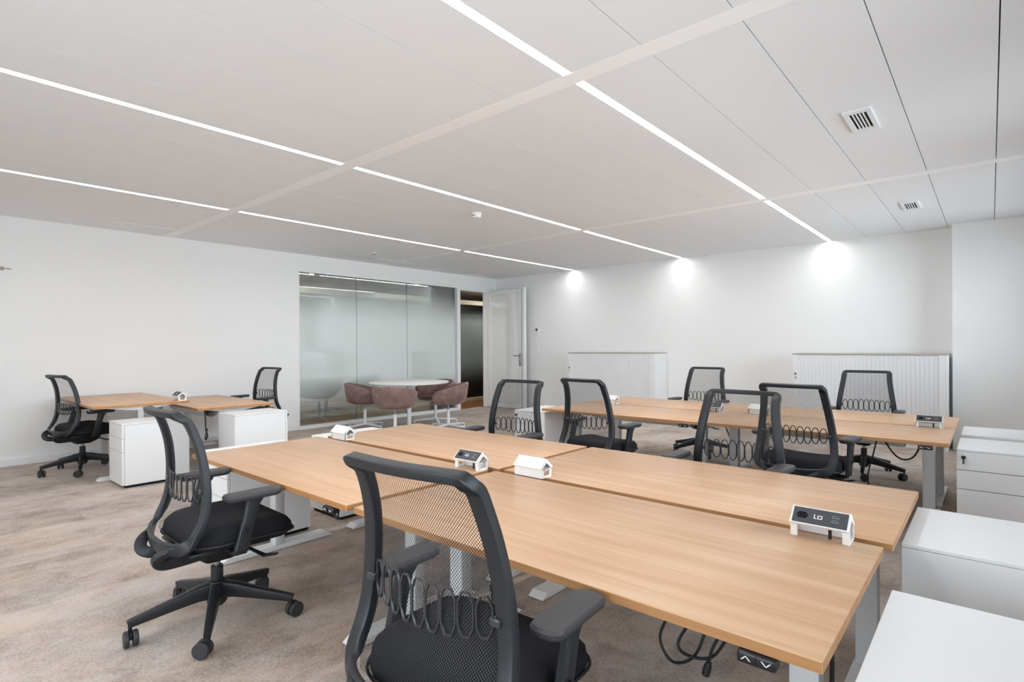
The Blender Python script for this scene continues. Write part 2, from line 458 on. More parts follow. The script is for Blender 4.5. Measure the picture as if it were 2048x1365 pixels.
NAMES = ['rightmost row of strips', 'middle row of strips', 'leftmost row of strips']
SEG = ['nearest segment', 'segment between the cross rails', 'end segment at the back wall']
for si, sx in enumerate(STRIPX):
    for gi, (ya, yb) in enumerate(rows[1:]):
        t = thing('strip_light', 'linear ceiling light, %s, %s' % (SEG[gi], NAMES[si]), 'ceiling light', (sx, (ya + yb) / 2 - (.031 if gi == 2 else 0), ZC), 0, 'linear strip lights in the ceiling')
        L = (yb - ya) / 2 - (.004 if gi < 2 else .035)
        h = MB().box(-.027, -.0255, -L, L, -.001, .05); h.box(.0255, .027, -L, L, -.001, .05); h.box(-.0255, .0255, -L, L, .045, .05)
        obj('housing', h, M['white'], t)
        obj('diffuser', MB().box(-.0255, .0255, -L, L, .004, .010), M['strip'], t)
# segments behind the camera, seen only as light
for si, sx in enumerate(STRIPX):
    ya, yb = rows[0]
    t = thing('strip_light', 'linear ceiling light behind the camera, continuing the %s' % NAMES[si], 'ceiling light', (sx, (ya + yb) / 2, ZC), 0, 'linear strip lights in the ceiling')
    L = (yb - ya) / 2 - .004
    h = MB().box(-.027, -.0255, -L, L, -.001, .05); h.box(.0255, .027, -L, L, -.001, .05)
    obj('housing', h, M['white'], t)
    obj('diffuser', MB().box(-.0255, .0255, -L, L, .004, .010), M['strip'], t)

# grilles, detector, slots on the ceiling
def grille(x, y, label):
    t = thing('ceiling_grille', label, 'vent', (x, y, ZC), 0, 'ceiling air grilles')
    a, b = .075, .20
    f = MB().box(-a, -.046, -b, b, -.014, 0, .002); f.box(.046, a, -b, b, -.014, 0, .002)
    f.box(-.046, .046, -b, -b + .045, -.014, 0, .002); f.box(-.046, .046, b - .045, b, -.014, 0, .002)
    obj('frame', f, M['white'], t)
    obj('backing', MB().box(-.046, .046, -b + .045, b - .045, -.002, -.0005), M['void'], t)
    for k in range(4):
        xx = -.046 + .092 * (k + 1) / 5
        obj('slat', MB().box(xx - .0035, xx + .0035, -b + .045, b - .045, -.012, -.002), M['white'], t)
grille(-.607, 4.05, 'white slatted ceiling grille nearer the camera, larger of the two')
grille(-.607, 6.88, 'white slatted ceiling grille farther away, above the right cabinet')
t = thing('smoke_detector', 'round white smoke detector on the ceiling beside the middle strip light', 'detector', (-4.10, 4.16, ZC))
obj('base', MB().rings((0, 0, 0), [(.05, 0), (.055, -.004), (.055, -.016), (.05, -.018)], 24), M['white'], t, 40)
obj('chamber', MB().rings((0, 0, 0), [(.046, -.018), (.046, -.04), (.036, -.05), (.012, -.052)], 24), M['white'], t, 40)
obj('vent_slot', MB().box(-.02, .02, -.048, -.045, -.034, -.028), M['black'], t)
for yy_, lab in ((2.02, 'long narrow air slot in the ceiling near the left wall, nearer of two'), (5.55, 'long narrow air slot in the ceiling above the glass partition, farther of two')):
    t = thing('air_slot', lab, 'vent', (-7.40, yy_, ZC), 0, 'ceiling air slots')
    f = MB()
    f.box(-.06, -.045, -.32, .32, -.006, 0, .001); f.box(.045, .06, -.32, .32, -.006, 0, .001); f.box(-.045, .045, -.32, -.305, -.006, 0); f.box(-.045, .045, .305, .32, -.006, 0)
    obj('frame', f, M['white'], t)
    obj('blade', MB().box(-.043, .043, -.3, .3, -.004, -.001), M['ceil'], t)
t = thing('ceiling_sensor', 'small flat round sensor on the ceiling left of the smoke detector', 'sensor', (-7.0, 4.9, ZC))
obj('rim', MB().rings((0, 0, 0), [(.05, 0), (.05, -.006), (.04, -.008)], 20), M['white'], t, 40)
obj('lens', MB().rings((0, 0, 0), [(.03, -.008), (.028, -.02), (.014, -.028)], 16), M['taupe'], t, 40)

# ------------------------------------------------------------------ glass partition, door, corridor
g = MB(); g.box(XL - .085, XL + .012, GY0, GY1, 0, .055, .003)
g.box(XL - .085, XL + .006, GY0, GY0 + .012, .055, GZ)
part = struct('window_1', g, M['white'], 'full-height glass partition in the left wall')
gj = [GY0 + .012, 5.20, 6.244, GY1]
for a, b in zip(gj, gj[1:]):
    obj('pane', MB().box(XL - .055, XL - .043, a + .003, b - .003, .055, GZ), M['pane'], part)
for q in gj[1:3]:
    obj('joint', MB().box(XL - .057, XL - .041, q - .004, q + .004, .055, GZ - .002), M['grey'], part)
obj('post', MB().box(XL - .1, XL + .03, GY1, DY0, 0, GZ, .003), M['white'], part)
d = MB()
d.box(XL - .1, XL + .012, DY1 - .035, DY1, 0, GZ); d.box(XL - .1, XL + .012, DY0, DY1 - .035, GZ - .035, GZ)
door = struct('door_1', d, M['white'], 'glazed door standing open against the back wall')
LW, LT = 0.915, 0.055
x0, y0 = XL + .02, 8.272
lf = MB()
lf.box(x0, x0 + .07, y0, y0 + LT, .012, GZ - .02, .003); lf.box(x0 + LW - .055, x0 + LW, y0, y0 + LT, .012, GZ - .02, .003)
lf.box(x0 + .07, x0 + LW - .055, y0, y0 + LT, GZ - .09, GZ - .02, .003); lf.box(x0 + .07, x0 + LW - .055, y0, y0 + LT, .012, .09, .003)
leaf = obj('door_leaf', lf, M['white'], door)
obj('pane', MB().box(x0 + .07, x0 + LW - .055, y0 + .02, y0 + .032, .09, GZ - .09), M['doorpane'], leaf)
obj('seal', MB().box(x0 + LW + .0, x0 + LW + .012, y0 + .004, y0 + LT - .002, .012, GZ - .02), M['dark'], leaf)
st = MB(); st.box(x0 + LW + .012, x0 + LW + .075, y0 + .004, y0 + LT + .012, .0, GZ + .01, .003)
obj('door_jamb', st, M['white'], door)
hd = MB(); hd.box(x0 + LW - .05, x0 + LW - .014, y0 - .010, y0, .86, 1.10, .004)
hd.tube([(x0 + LW - .032, y0 - .010, 1.06), (x0 + LW - .032, y0 - .05, 1.06), (x0 + LW - .06, y0 - .055, 1.06), (x0 + LW - .16, y0 - .055, 1.06)], .010, 10)
obj('door_handle', hd, M['chrome'], leaf, 40)
hd = MB(); hd.box(x0 + LW + .03, x0 + LW + .058, y0 - .004, y0 + .004, .86, 1.12, .003)
hd.tube([(x0 + LW + .045, y0 - .004, 1.06), (x0 + LW + .045, y0 - .03, 1.06), (x0 + LW + .09, y0 - .03, 1.06)], .007, 8)
obj('latch_plate', hd, M['steel'], door, 40)

CX = -9.05
struct('floor_corridor', MB().box(-12.2, XL - .06, 2.0, 13.0, -.12, -.001), M['plank'], 'brown wooden corridor floor')
struct('ceiling_corridor', MB().box(-12.2, XL - .12, 2.0, 13.0, 2.46, 2.6), M['corr'])
w = MB(); w.box(-12.3, -12.2, 2, 13, 0, 2.5); w.box(-12.2, XL - .12, 1.9, 2.0, 0, 2.5); w.box(-12.2, XL - .12, 13, 13.1, 0, 2.5)
struct('wall_corridor', w, M['dark'])
w = MB(); w.box(XL - .115, XL + .0, YB + .12, 13, 0, 2.5)
struct('wall_corridor_side', w, M['corr'])
g = MB(); g.box(CX - .04, CX + .04, 2.0, 13, 0, .075, .003); g.box(CX - .04, CX + .04, 2.0, 13, 2.20, 2.30, .003)
gp = struct('window_7', g, M['beige'], 'dark glass wall on the far side of the corridor')
for k in range(9):
    a = 2.0 + k * 1.22
    obj('pane', MB().box(CX - .006, CX + .006, a + .003, a + 1.217, .075, 2.20), M['pane2'], gp)
for i, (x, y, lab) in enumerate(((-8.45, 4.7, 'at the left end of the glass partition'), (-8.45, 6.9, 'near the right end of the glass partition'), (-8.45, 9.3, 'past the open door'), (-10.6, 6.0, 'in the dark room beyond, left of two'), (-10.6, 9.8, 'in the dark room beyond, right of two'))):
    t = thing('downlight', 'small round ceiling downlight in the corridor, %s' % lab, 'ceiling light', (x, y, 2.46), 0, 'corridor downlights')
    obj('bezel', MB().rings((0, 0, 0), [(.045, 0), (.05, -.003), (.05, -.006), (.036, -.008)], 20), M['white'], t, 40)
    obj('lamp', MB().rings((0, 0, 0), [(.033, -.0085), (.02, -.012)], 16), M['spot'], t)

# wall devices
t = thing('thermostat', 'small white thermostat with a dark display on the back wall beside the door', 'thermostat', (-6.77, YB, 1.535))
obj('housing', MB().box(-.05, .05, -.02, 0, -.08, .08, .005), M['white'], t)
obj('display', MB().box(-.024, .024, -.022, -.019, .01, .062), M['panel'], t)
t = thing('light_switch', 'white square light switch on the back wall below the thermostat', 'switch', (-6.77, YB, 1.16))
obj('plate', MB().box(-.045, .045, -.01, 0, -.045, .045, .004), M['white'], t)
obj('rocker', MB().box(-.028, .028, -.016, -.008, -.028, .028, .003), M['white'], t)
t = thing('wall_hook', 'thin dark hook on the left wall at the photo edge', 'hook', (XL, .86, 2.10))
obj('plate', MB().box(0, .006, -.02, .02, -.02, .02, .002), M['taupe'], t)
obj('rod', MB().tube([(.004, 0, 0), (.05, .0, .002), (.07, .02, -.004), (.07, .07, -.008)], .006, 8), M['taupe'], t, 40)

# ------------------------------------------------------------------ desks
ZT = 0.635
ZF = 0.623
def make_desk(zt, dy):
    """front of the desk looks to -y; returns the root Empty"""
    root = thing('desk', '', 'desk')
    obj('desktop', MB().box(-.80, .80, -.40, .40, zt - .025, zt, .002, 2), M['oak'], root, 30)
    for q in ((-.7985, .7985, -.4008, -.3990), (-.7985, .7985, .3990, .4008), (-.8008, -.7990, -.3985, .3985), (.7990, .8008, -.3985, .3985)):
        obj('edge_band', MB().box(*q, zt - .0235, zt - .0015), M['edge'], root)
    for sx in (-1, 1):
        cx = sx * .67
        lg = obj('leg', MB().box(cx - .037, cx + .037, dy - .03, dy + .03, .03, min(.545, zt - .08), .006, 2), M['steel'], root, 30)
        z2 = zt - .06
        obj('inner_column', MB().box(cx - .030, cx + .030, dy - .024, dy + .024, .5, z2, .004, 2), M['steel'], lg, 30)
        fo = [(dy - .35, 0.004), (dy - .35, .008), (dy - .315, .03), (dy + .315, .03), (dy + .35, .008), (dy + .35, .004)]
        obj('foot', MB().prism(fo, cx - .045, cx + .045), M['white'], lg)
        br = [(dy - .30, zt - .025), (dy - .28, zt - .035), (dy - .08, zt - .065), (dy + .08, zt - .065), (dy + .28, zt - .035), (dy + .30, zt - .025)]
        obj('bracket', MB().prism(br, cx - .035, cx + .035), M['white'], lg)
    obj('crossbeam', MB().box(-.635, .635, dy - .045, dy + .045, zt - .062, zt - .03, .003), M['steel'], root)
    lo = []
    for xx in (-.52, .52):                       # hammock shaped cable tray
        q = [(xx, .17 + .085 * math.cos(a), zt - .05 - .085 * math.sin(a)) for a in [PI * k / 10 for k in range(11)]]
        q += [(xx, .17 + .080 * math.cos(a), zt - .05 - .080 * math.sin(a)) for a in [PI * k / 10 for k in range(10, -1, -1)]]
        lo.append(q)
    tr = MB().loft(lo); tr.box(-.52, .52, .082, .09, zt - .05, zt - .025); tr.box(-.52, .52, .25, .258, zt - .05, zt - .025)
    obj('cable_tray', tr, M['white'], root, 40)
    cp = obj('control_pad', MB().box(.640, .718, -.41, -.375, zt - .052, zt - .026, .006, 3), M['black'], root, 30)
    for cx, s in ((.659, 1), (.699, -1)):
        ch = MB()
        for q in (-1, 1):
            p = [(cx + q * .0085 - .0016, zt - .039 - s * .0045), (cx + q * .0085 + .0016, zt - .039 - s * .0045), (cx + .0016, zt - .039 + s * .0045), (cx - .0016, zt - .039 + s * .0045)]
            ch.prism(p, -.4106, -.4100, 'Y')
        obj('arrow_mark', ch, M['print'], cp)
    obj('button_gap', MB().box(.6785, .6795, -.4104, -.4098, zt - .051, zt - .028), M['hole'], cp)
    return root

NL = 'near cluster'
DESKS = [  # x centre, y centre, rot, top height, dy, label
    (-1.048, 1.595, 0, ZT, .04, 'oak desk nearest the camera, its front edge crossing the lower right'),
    (-2.690, 1.590, 0, ZT, .04, 'oak desk in the near cluster in front of the side-on mesh chair at left'),
    (-2.665, 2.440, PI, ZT, -.035, 'oak desk at the far left of the near cluster, behind the long seam'),
    (-1.030, 2.440, PI, ZT, -.035, 'oak desk at the far right of the near cluster, beside a plain white pedestal'),
    (-2.605, 4.770, 0, ZF, .04, 'oak desk at the near left of the back-wall cluster'),
    (-1.000, 4.800, 0, ZF, .04, 'oak desk at the near right of the back-wall cluster with a looping cable below'),
    (-2.605, 5.600, PI, ZF, -.035, 'oak desk at the far left of the back-wall cluster'),
    (-1.000, 5.630, PI, ZF, -.035, 'oak desk at the far right of the back-wall cluster, before the slatted cabinet'),
    (-6.985, 1.690, 0, .712, .0, 'raised oak desk by the left wall, higher of the two there'),
    (-6.900, 2.540, PI, .628, .0, 'lower oak desk by the left wall, next to the glass partition'),
]
protos = {}
for i, (x, y, rz, zt, dy, lab) in enumerate(DESKS):
    key = (zt, abs(dy) > 0, dy > 0)
    if key not in protos:
        o = protos[key] = make_desk(zt, dy if rz == 0 else -dy * -1 if False else (dy if rz == 0 else dy))
    else:
        o = dup(protos[key])
    o.location = (x, y, 0); o.rotation_euler = (0, 0, rz)
    tag(o, lab, 'desk', 'oak sit-stand desks')

# ------------------------------------------------------------------ power boxes
def make_power_box():
    root = thing('power_box', '', 'power socket')
    L = .083
    h = MB()
    h.prism([(0, .088), (.0, .082), (.043, .043), (.048, .046)], -L, L)              # rear roof slope
    h.prism([(.030, .05), (.036, .05), (.036, 0), (.030, 0)], -L, L)                # rear wall
    h.prism([(0, .088), (0, .083), (-.046, .043), (-.050, .046)], -L, L)            # front roof slope
    h.prism([(-.048, .044), (-.044, .040), (.0, .030), (.0, .034)], -L + .004, L - .004)   # underside of the socket block
    for s in (-1, 1):                                                                # gabled end plates with a house-shaped opening
        a, b = (L - .006, L) if s > 0 else (-L, -L + .006)
        h.prism([(0, .087), (-.049, .045), (-.036, .040), (0, .070)], a, b)
        h.prism([(0, .087), (.048, .045), (.036, .040), (0, .070)], a, b)
        h.prism([(-.036, .044), (-.036, 0), (-.022, 0), (-.022, .030)], a if s > 0 else a, b)
        h.prism([(.036, .048), (.036, 0), (.022, 0), (.022, .030)], a, b)
        h.prism([(-.024, .010), (-.024, 0), (.024, 0), (.024, .010)], a, b)
        h.box(*((L - .02, L) if s > 0 else (-L, -L + .02)), -.036, -.026, 0, .040, .001, 1)
    obj('housing', h, M['white'], root)
    # socket panel lies on the front slope
    n = Vector((0, -.042, .046)).normalized(); tdir = Vector((0, -.046, -.042)).normalized()
    o0 = Vector((0, -.025, .0662)) + n * .0012
    mt = Matrix(((1, 0, 0, o0.x), (0, -tdir.y, n.y, o0.y), (0, -tdir.z, n.z, o0.z), (0, 0, 0, 1)))
    pn = obj('socket_panel', MB().box(-L + .006, L - .006, -.028, .028, -.0005, .0015, mat=mt), M['panel'], root)
    so = MB()
    hexp = [(-.017, 0), (-.0105, .011), (.0105, .011), (.017, 0), (.0105, -.011), (-.0105, -.011)]
    so.add([(p[0] - .05, p[1], z) for z in (.0015, .0021) for p in hexp], [tuple(range(5, -1, -1)), tuple(range(6, 12))] + [(i, (i + 1) % 6, (i + 1) % 6 + 6, i + 6) for i in range(6)], mt)
    sk = obj('socket', so, M['hole'], pn)
    ph = MB()
    for px in (-.0095, 0, .0095): ph.box(px - .0022 - .05, px + .0022 - .05, -.0022 - (.004 if px == 0 else 0), .0022 - (.004 if px == 0 else 0), .0021, .0024, mat=mt)
    obj('pin_holes', ph, M['black'], sk)
    lg = MB()
    lg.box(-.0165, -.0138, -.0075, .0085, .0015, .0019, mat=mt); lg.box(-.0138, -.0085, -.0075, -.0048, .0015, .0019, mat=mt)
    lg.box(-.0065, -.0038, -.0075, .006, .0015, .0019, mat=mt); lg.box(.0045, .0072, -.0075, .006, .0015, .0019, mat=mt)
    lg.box(-.0038, .0045, -.0075, -.0048, .0015, .0019, mat=mt); lg.box(-.0038, .0045, .0033, .006, .0015, .0019, mat=mt)
    obj('logo_mark', lg, M['print'], pn)
    for py in (.009, -.007):
        us = MB(); us.box(.034, .046, py - .004, py + .004, .0015, .0019, mat=mt)
        u = obj('port', us, M['grey'], pn)
        obj('port_slot', MB().box(.0355, .0445, py - .0015, py + .0015, .0019, .0022, mat=mt), M['hole'], u)
        obj('port_mark', MB().box(.0505, .0515, py - .004, py + .002, .0015, .0018, mat=mt), M['print'], pn)
    rt = obj('rating_label', MB().prism([(-.0345, .0375), (-.0340, .0372), (-.0100, .0318), (-.0105, .0314)], -.03, .012), M['grey'], root)
    obj('cable_entry', MB().cyl((.025, -.01, 0), .005, .002, .032, 10), M['rubber'], root, 40)
    return root
YS1, YS2, YS3 = 1.965, 2.06, 5.10
PB = [(-.41, 1.975, 0, 'white power box with dark socket panel at the right end of the near cluster'),
      (-1.985, 1.968, 0, 'white power box with dark socket panel just behind the nearest chair back'),
      (-1.650, 2.045, PI, 'white power box seen from behind near the crossing of the desk seams'),
      (-3.28, 2.045, PI, 'white power box seen from behind at the far left end of the near cluster'),
      (-.352, 5.185, 0, 'white power box with dark socket panel at the right end of the back-wall cluster'),
      (-1.97, 5.16, 0, 'white power box with dark socket panel seen through a mesh chair back'),
      (-1.59, 5.25, PI, 'plain white back of a power box beside the mesh chair in the back-wall cluster'),
      (-3.12, 5.22, PI, 'white power box at the left end of the back-wall cluster, behind the left chair'),
      (-6.30, 2.035, 0, 'white power box with dark top at the end of the raised left desk')]
pb = make_power_box()
for i, (x, y, rz, lab) in enumerate(PB):
    o = pb if i == 0 else dup(pb)
    o.location = (x, y, .712 if i == 8 else ZF if 4 <= i <= 7 else ZT); o.rotation_euler = (0, 0, rz)
    tag(o, lab, 'power socket', 'desk power boxes')

# ------------------------------------------------------------------ pedestals
PW, PD, PH = .40, .545, .576
def make_pedestal(lock):
    root = thing('pedestal', '', 'drawer unit')
    a, b = PW / 2, PD / 2
    obj('carcass', MB().box(-a, a, -b + .022, b, .025, PH - .0145, .0015, 1), M['white'], root)
    obj('top_panel', MB().box(-a, a, -b, b, PH - .013, PH, .0015, 1), M['white'], root)
    obj('plinth', MB().box(-a + .015, a - .015, -b + .03, b - .01, .003, .026), M['void'], root)  # dark box standing in for the shaded gap around the hidden casters
    for z0, z1 in ((.028, .318), (.322, .440), (.444, .561)):
        dr = obj('drawer', MB().box(-a, a, -b, -b + .0195, z0, z1, .0015, 1), M['white'], root)
        if lock and z1 > .5:
            k = MB().cyl((-a + .035, 0, z1 - .035), .009, -b - .003, -b + .001, 14, 'Y')
            lk = obj('lock', k, M['chrome'], dr, 40)
            ky = MB().box(-a + .0335, -a + .0365, -b - .016, -b - .003, z1 - .042, z1 - .028)
            ky.cyl((-a + .035, 0, z1 - .035), .012, -b - .026, -b - .016, 12, 'Y')
            obj('key', ky, M['black'], lk)
            ky = MB().box(-a + .031, -a + .039, -b - .02, -b - .014, z1 - .078, z1 - .044, .002)
            obj('key_tag', ky, M['black'], lk)
    return root
PED = [(-6.005, 1.685, 0, 0, 'white three-drawer pedestal beside the raised left desk, seen from its side'),
       (-5.88, 2.60, PI, 1, 'white pedestal beside the lower left desk, its plain side toward the camera'),
       (-3.715, 1.665, 0, 0, 'white pedestal under the left end of the near cluster, behind the side-on chair'),
       (-3.73, 2.45, PI, 0, 'white pedestal farther back under the left end of the near cluster'),
       (-3.615, 4.70, 0, 1, 'white three-drawer pedestal seen through the mesh chair, left of the back-wall cluster'),
       (-0.008, 1.55, 0, 0, 'white pedestal at the lower right corner of the photo, only its top in view'),
       (-.032, 2.545, PI, 0, 'white pedestal with plain grey back, second from the camera at right'),
       (.03, 4.82, 0, 1, 'white three-drawer pedestal with a key in its lock at the right photo edge'),
       (.028, 5.545, PI, 0, 'farthest white pedestal at the right photo edge, by the pier')]
pp = {0: make_pedestal(0), 1: make_pedestal(1)}; used = set()
for x, y, rz, lk, lab in PED:
    if lk in used: o = dup(pp[lk])
    else: o = pp[lk]; used.add(lk)
    o.location = (x, y, 0); o.rotation_euler = (0, 0, rz); tag(o, lab, 'drawer unit', 'white pedestals beside the desks')

# ------------------------------------------------------------------ office chairs
def catmull(P, n):
    out = []
    P = [Vector(p) for p in P]
    for i in range(len(P) - 1):
        p0, p1, p2, p3 = P[max(i - 1, 0)], P[i], P[i + 1], P[min(i + 2, len(P) - 1)]
        for k in range(n):
            t = k / n
            out.append(0.5 * ((2 * p1) + (p2 - p0) * t + (2 * p0 - 5 * p1 + 4 * p2 - p3) * t * t + (3 * p1 - p0 - 3 * p2 + p3) * t ** 3))
    out.append(P[-1]); return out
BACK = [(.43, -.190, .215), (.47, -.170, .238), (.52, -.142, .240), (.58, -.126, .234), (.66, -.121, .226), (.74, -.125, .215), (.82, -.137, .203), (.90, -.160, .192), (.94, -.178, .189), (.975, -.214, .188)]
def bprof(z):
    for (a, ya, xa), (b, yb, xb) in zip(BACK, BACK[1:]):
        if z <= b:
            t = (z - a) / (b - a); return ya + (yb - ya) * t, xa + (xb - xa) * t
    return BACK[-1][1], BACK[-1][2]
def make_chair():
    root = thing('office_chair', '', 'chair')
    # star base
    hb = MB().rings((0, 0, 0), [(.030, .075), (.042, .09), (.045, .15), (.038, .185), (.030, .19)], 20)
    for k in range(5):
        a = 2 * PI * k / 5; c, s = math.cos(a), math.sin(a)
        P, w, t = [], [], []
        for r_, z, ww, tt in ((.025, .145, .050, .075), (.08, .142, .046, .066), (.16, .126, .040, .052), (.25, .108, .034, .042), (.325, .093, .028, .034), (.338, .089, .026, .032)):
            P.append((c * r_, s * r_, z)); w.append(ww); t.append(tt)
        hb.strap(P, [(-s, c, 0)] * len(P), w, t, k=12, ex=6)
    base = obj('star_base', hb, M['plast'], root, 35)
    for k in range(5):
        a = 2 * PI * k / 5 ; tw = a + (0.9, 2.2, -0.6, 1.6, -1.9)[k]
        mt = Matrix.Translation((.33 * math.cos(a), .33 * math.sin(a), 0)) @ Matrix.Rotation(tw, 4, 'Z')
        hd = MB()
        q = MB().cyl((0, 0, 0), .008, .05, .085, 10); hd.add(q.v, q.f, mt)
        q = MB().box(-.012, .03, -.006, .006, .03, .058, .004); hd.add(q.v, q.f, mt)
        cs = obj('caster', hd, M['plast'], base, 35)
        wh = MB()
        for sy in (-1, 1):
            ya, yb = (.007, .026) if sy > 0 else (-.026, -.007)
            q = MB().cyl((.018, 0, .0345), .034, ya, yb, 20, 'Y', bev=.004); wh.add(q.v, q.f, mt)
        obj('wheels', wh, M['wheel'], cs, 35)
    gl = MB().cyl((0, 0, 0), .026, .17, .255, 18, bev=.003)
    gc = obj('gas_lift', gl, M['plast'], root, 35)
    obj('piston', MB().cyl((0, 0, 0), .014, .25, .32, 14), M['chrome'], gc, 35)
    # mechanism
    mc = MB().loft([rrect(.10, .12, .02, .285), rrect(.15, .20, .03, .31, cy=.01), rrect(.17, .26, .03, .345, cy=.01), rrect(.16, .27, .03, .37, cy=.01)])
    mc.box(-.26, .26, -.02, .03, .362, .382, .004)
    mc.box(-.19, .19, -.17, .22, .372, .388, .006)
    obj('mechanism', mc, M['plast'], root, 35)
    for s in (-1, 1):
        lv = MB().strap([(s * .08, .09, .335), (s * .19, .10, .332), (s * .235, .115, .322), (s * .275, .15, .330)], [(0, 1, 0)] * 4, [.016, .016, .03, .036], [.012, .012, .012, .01])
        obj('lever', lv, M['plast'], root, 35)
    # seat
    def seat_loop(w, d, r, z, cy):
        out = []
        for x, y, zz in rrect(w, d, r, z, 7, 0, cy):
            f = max(0, y - .10); zz -= f * f * 1.1 * (1 if z > .42 else .55)
            zz += .012 * (abs(x) / .24) ** 2 * (1 if z > .44 else 0)
            out.append((x, y, zz))
        return out
    cy = .052
    st = MB().loft([seat_loop(.40, .36, .10, .384, cy), seat_loop(.46, .42, .12, .390, cy), seat_loop(.495, .455, .13, .408, cy), seat_loop(.505, .465, .13, .430, cy), seat_loop(.495, .455, .13, .455, cy), seat_loop(.46, .42, .12, .474, cy), seat_loop(.38, .36, .10, .483, cy), seat_loop(.22, .25, .07, .482, cy), seat_loop(.06, .08, .02, .480, cy)])
    so = obj('seat', st, M['fabric'], root, 60)
    pp_ = [Vector(p) for p in seat_loop(.512, .472, .13, .418, cy)]
    obj('seat_seam', MB().tube(pp_, .0045, 6, closed=True), M['plast'], so, 60)
    # armrests
    for s in (-1, 1):
        ar = MB()
        ar.strap([(s * .14, 0, .372), (s * .24, -.005, .372), (s * .278, -.01, .382), (s * .285, -.004, .42)], [(0, 1, 0)] * 4, [.05, .05, .052, .054], [.02, .02, .022, .026])
        ar.strap([(s * .285, -.006, .39), (s * .286, .012, .46), (s * .286, .033, .54), (s * .284, .05, .606)], [(0, 1, 0)] * 4, [.056, .056, .05, .058], [.030, .030, .026, .034], ex=5)
        am = obj('armrest', ar, M['plast'], root, 35)
        ar = MB().strap([(s * .286, .02, .49), (s * .285, .043, .575), (s * .284, .052, .606)], [(0, 1, 0)] * 3, [.044, .046, .07], [.034, .036, .04], ex=5)
        obj('sleeve', ar, M['plast2'], am, 35)
        pd = MB().loft([rrect(.07, .215, .025, .604, 5, s * .283, .045), rrect(.085, .235, .03, .612, 5, s * .283, .045), rrect(.088, .24, .03, .624, 5, s * .283, .045), rrect(.078, .23, .028, .632, 5, s * .283, .045), rrect(.04, .18, .015, .634, 5, s * .283, .045)])
        obj('arm_pad', pd, M['arm'], am, 40)
        obj('button', MB().cyl((0, .012, .475), .010, s * .300, s * .307, 14, 'X'), M['black'], am, 40)
    # back frame: a closed loop
    zs = [.485, .52, .58, .66, .74, .82, .89, .94]
    side = [(bprof(z)[1], bprof(z)[0], z) for z in zs]
    cor = [(.188, -.198, .956), (.185, -.214, .969), (.174, -.224, .976)]
    half = side + cor                                   # right side going up
    top = [(.13, -.231, .977), (.06, -.238, .977), (0, -.240, .977), (-.06, -.238, .977), (-.13, -.231, .977)]
    loop = half + top + [(-x, y, z) for x, y, z in reversed(half)]
    bot = [(-.233, -.180, .454), (-.214, -.199, .434), (-.172, -.217, .421), (-.09, -.236, .414), (0, -.242, .413), (.09, -.236, .414), (.172, -.217, .421), (.214, -.199, .434), (.233, -.180, .454)]
    loop = loop + bot
    ext = [Vector(p) for p in loop]; nn = len(ext); loop = []
    for i in range(nn):
        p0, p1, p2, p3 = ext[i - 1], ext[i], ext[(i + 1) % nn], ext[(i + 2) % nn]
        for k in range(3):
            t = k / 3
            loop.append(tuple(0.5 * ((2 * p1) + (p2 - p0) * t + (2 * p0 - 5 * p1 + 4 * p2 - p3) * t * t + (3 * p1 - p0 - 3 * p2 + p3) * t ** 3)))
    ups = []
    n = len(loop)
    wl, tl = [], []
    for i, p in enumerate(loop):
        tg = (Vector(loop[(i + 1) % n]) - Vector(loop[i - 1])).normalized()
        nrm = Vector((0, 1, .15)).normalized()
        u = tg.cross(nrm); ups.append(tuple(u))
        z = p[2]
        ft = min(1, max(0, (z - .955) / .02)); fb = min(1, max(0, (.50 - z) / .06))
        wl.append(.044 - .019 * ft + .008 * fb); tl.append(.030 + .006 * ft - .008 * fb)
    fr = obj('back_frame', MB().strap(loop, ups, wl, tl, closed=True, k=16, ex=7), M['plast2'], root, 32)
    for s in (-1, 1):                                   # C-shaped straps under the seat
        pts = catmull([(s * .206, -.204, .430), (s * .176, -.226, .420), (s * .146, -.252, .408), (s * .124, -.269, .390), (s * .110, -.263, .366), (s * .098, -.225, .350), (s * .086, -.12, .348), (s * .074, -.02, .354)], 4)
        ud = []
        for i, q in enumerate(pts):
            if i < 6: ud.append((0, -.25, 1))
            else:
                v = Vector((0, q.y + .20, q.z - .395)); ud.append((0, v.y - .01, v.z) if q.y < -.20 else (0, -.02, -.3))
        obj('support_strap', MB().strap(pts, ud, [min(.047, .026 + .0022 * i) for i in range(len(pts))], [min(.028, .016 + .0012 * i) for i in range(len(pts))], k=12, ex=6), M['plast2'], fr, 32)
    # mesh panel
    mb = MB(); mb.uv = []
    NZ, NX = 40, 14; arc = 0; last = None
    for i in range(NZ + 1):
        z = .425 + (.982 - .425) * i / NZ
        y, x = bprof(max(z, .43)); x -= .010
        if last: arc += math.hypot(y - last[0], z - last[1])
        last = (y, z)
        for j in range(NX + 1):
            u = -1 + 2 * j / NX
            mb.v.append((u * x, y + .010 - .050 * (1 - u * u) * min(1, (z - .42) / .1) * (1 - .62 * max(0, (z - .62) / .36)), z)); mb.uv.append((u * x, arc))
    for i in range(NZ):
        for j in range(NX):
            a = i * (NX + 1) + j; mb.f.append((a, a + 1, a + NX + 2, a + NX + 1))
    obj('mesh_back', mb, M['mesh'], root, 60)
    # lumbar chain of nine rings
    lb = MB()
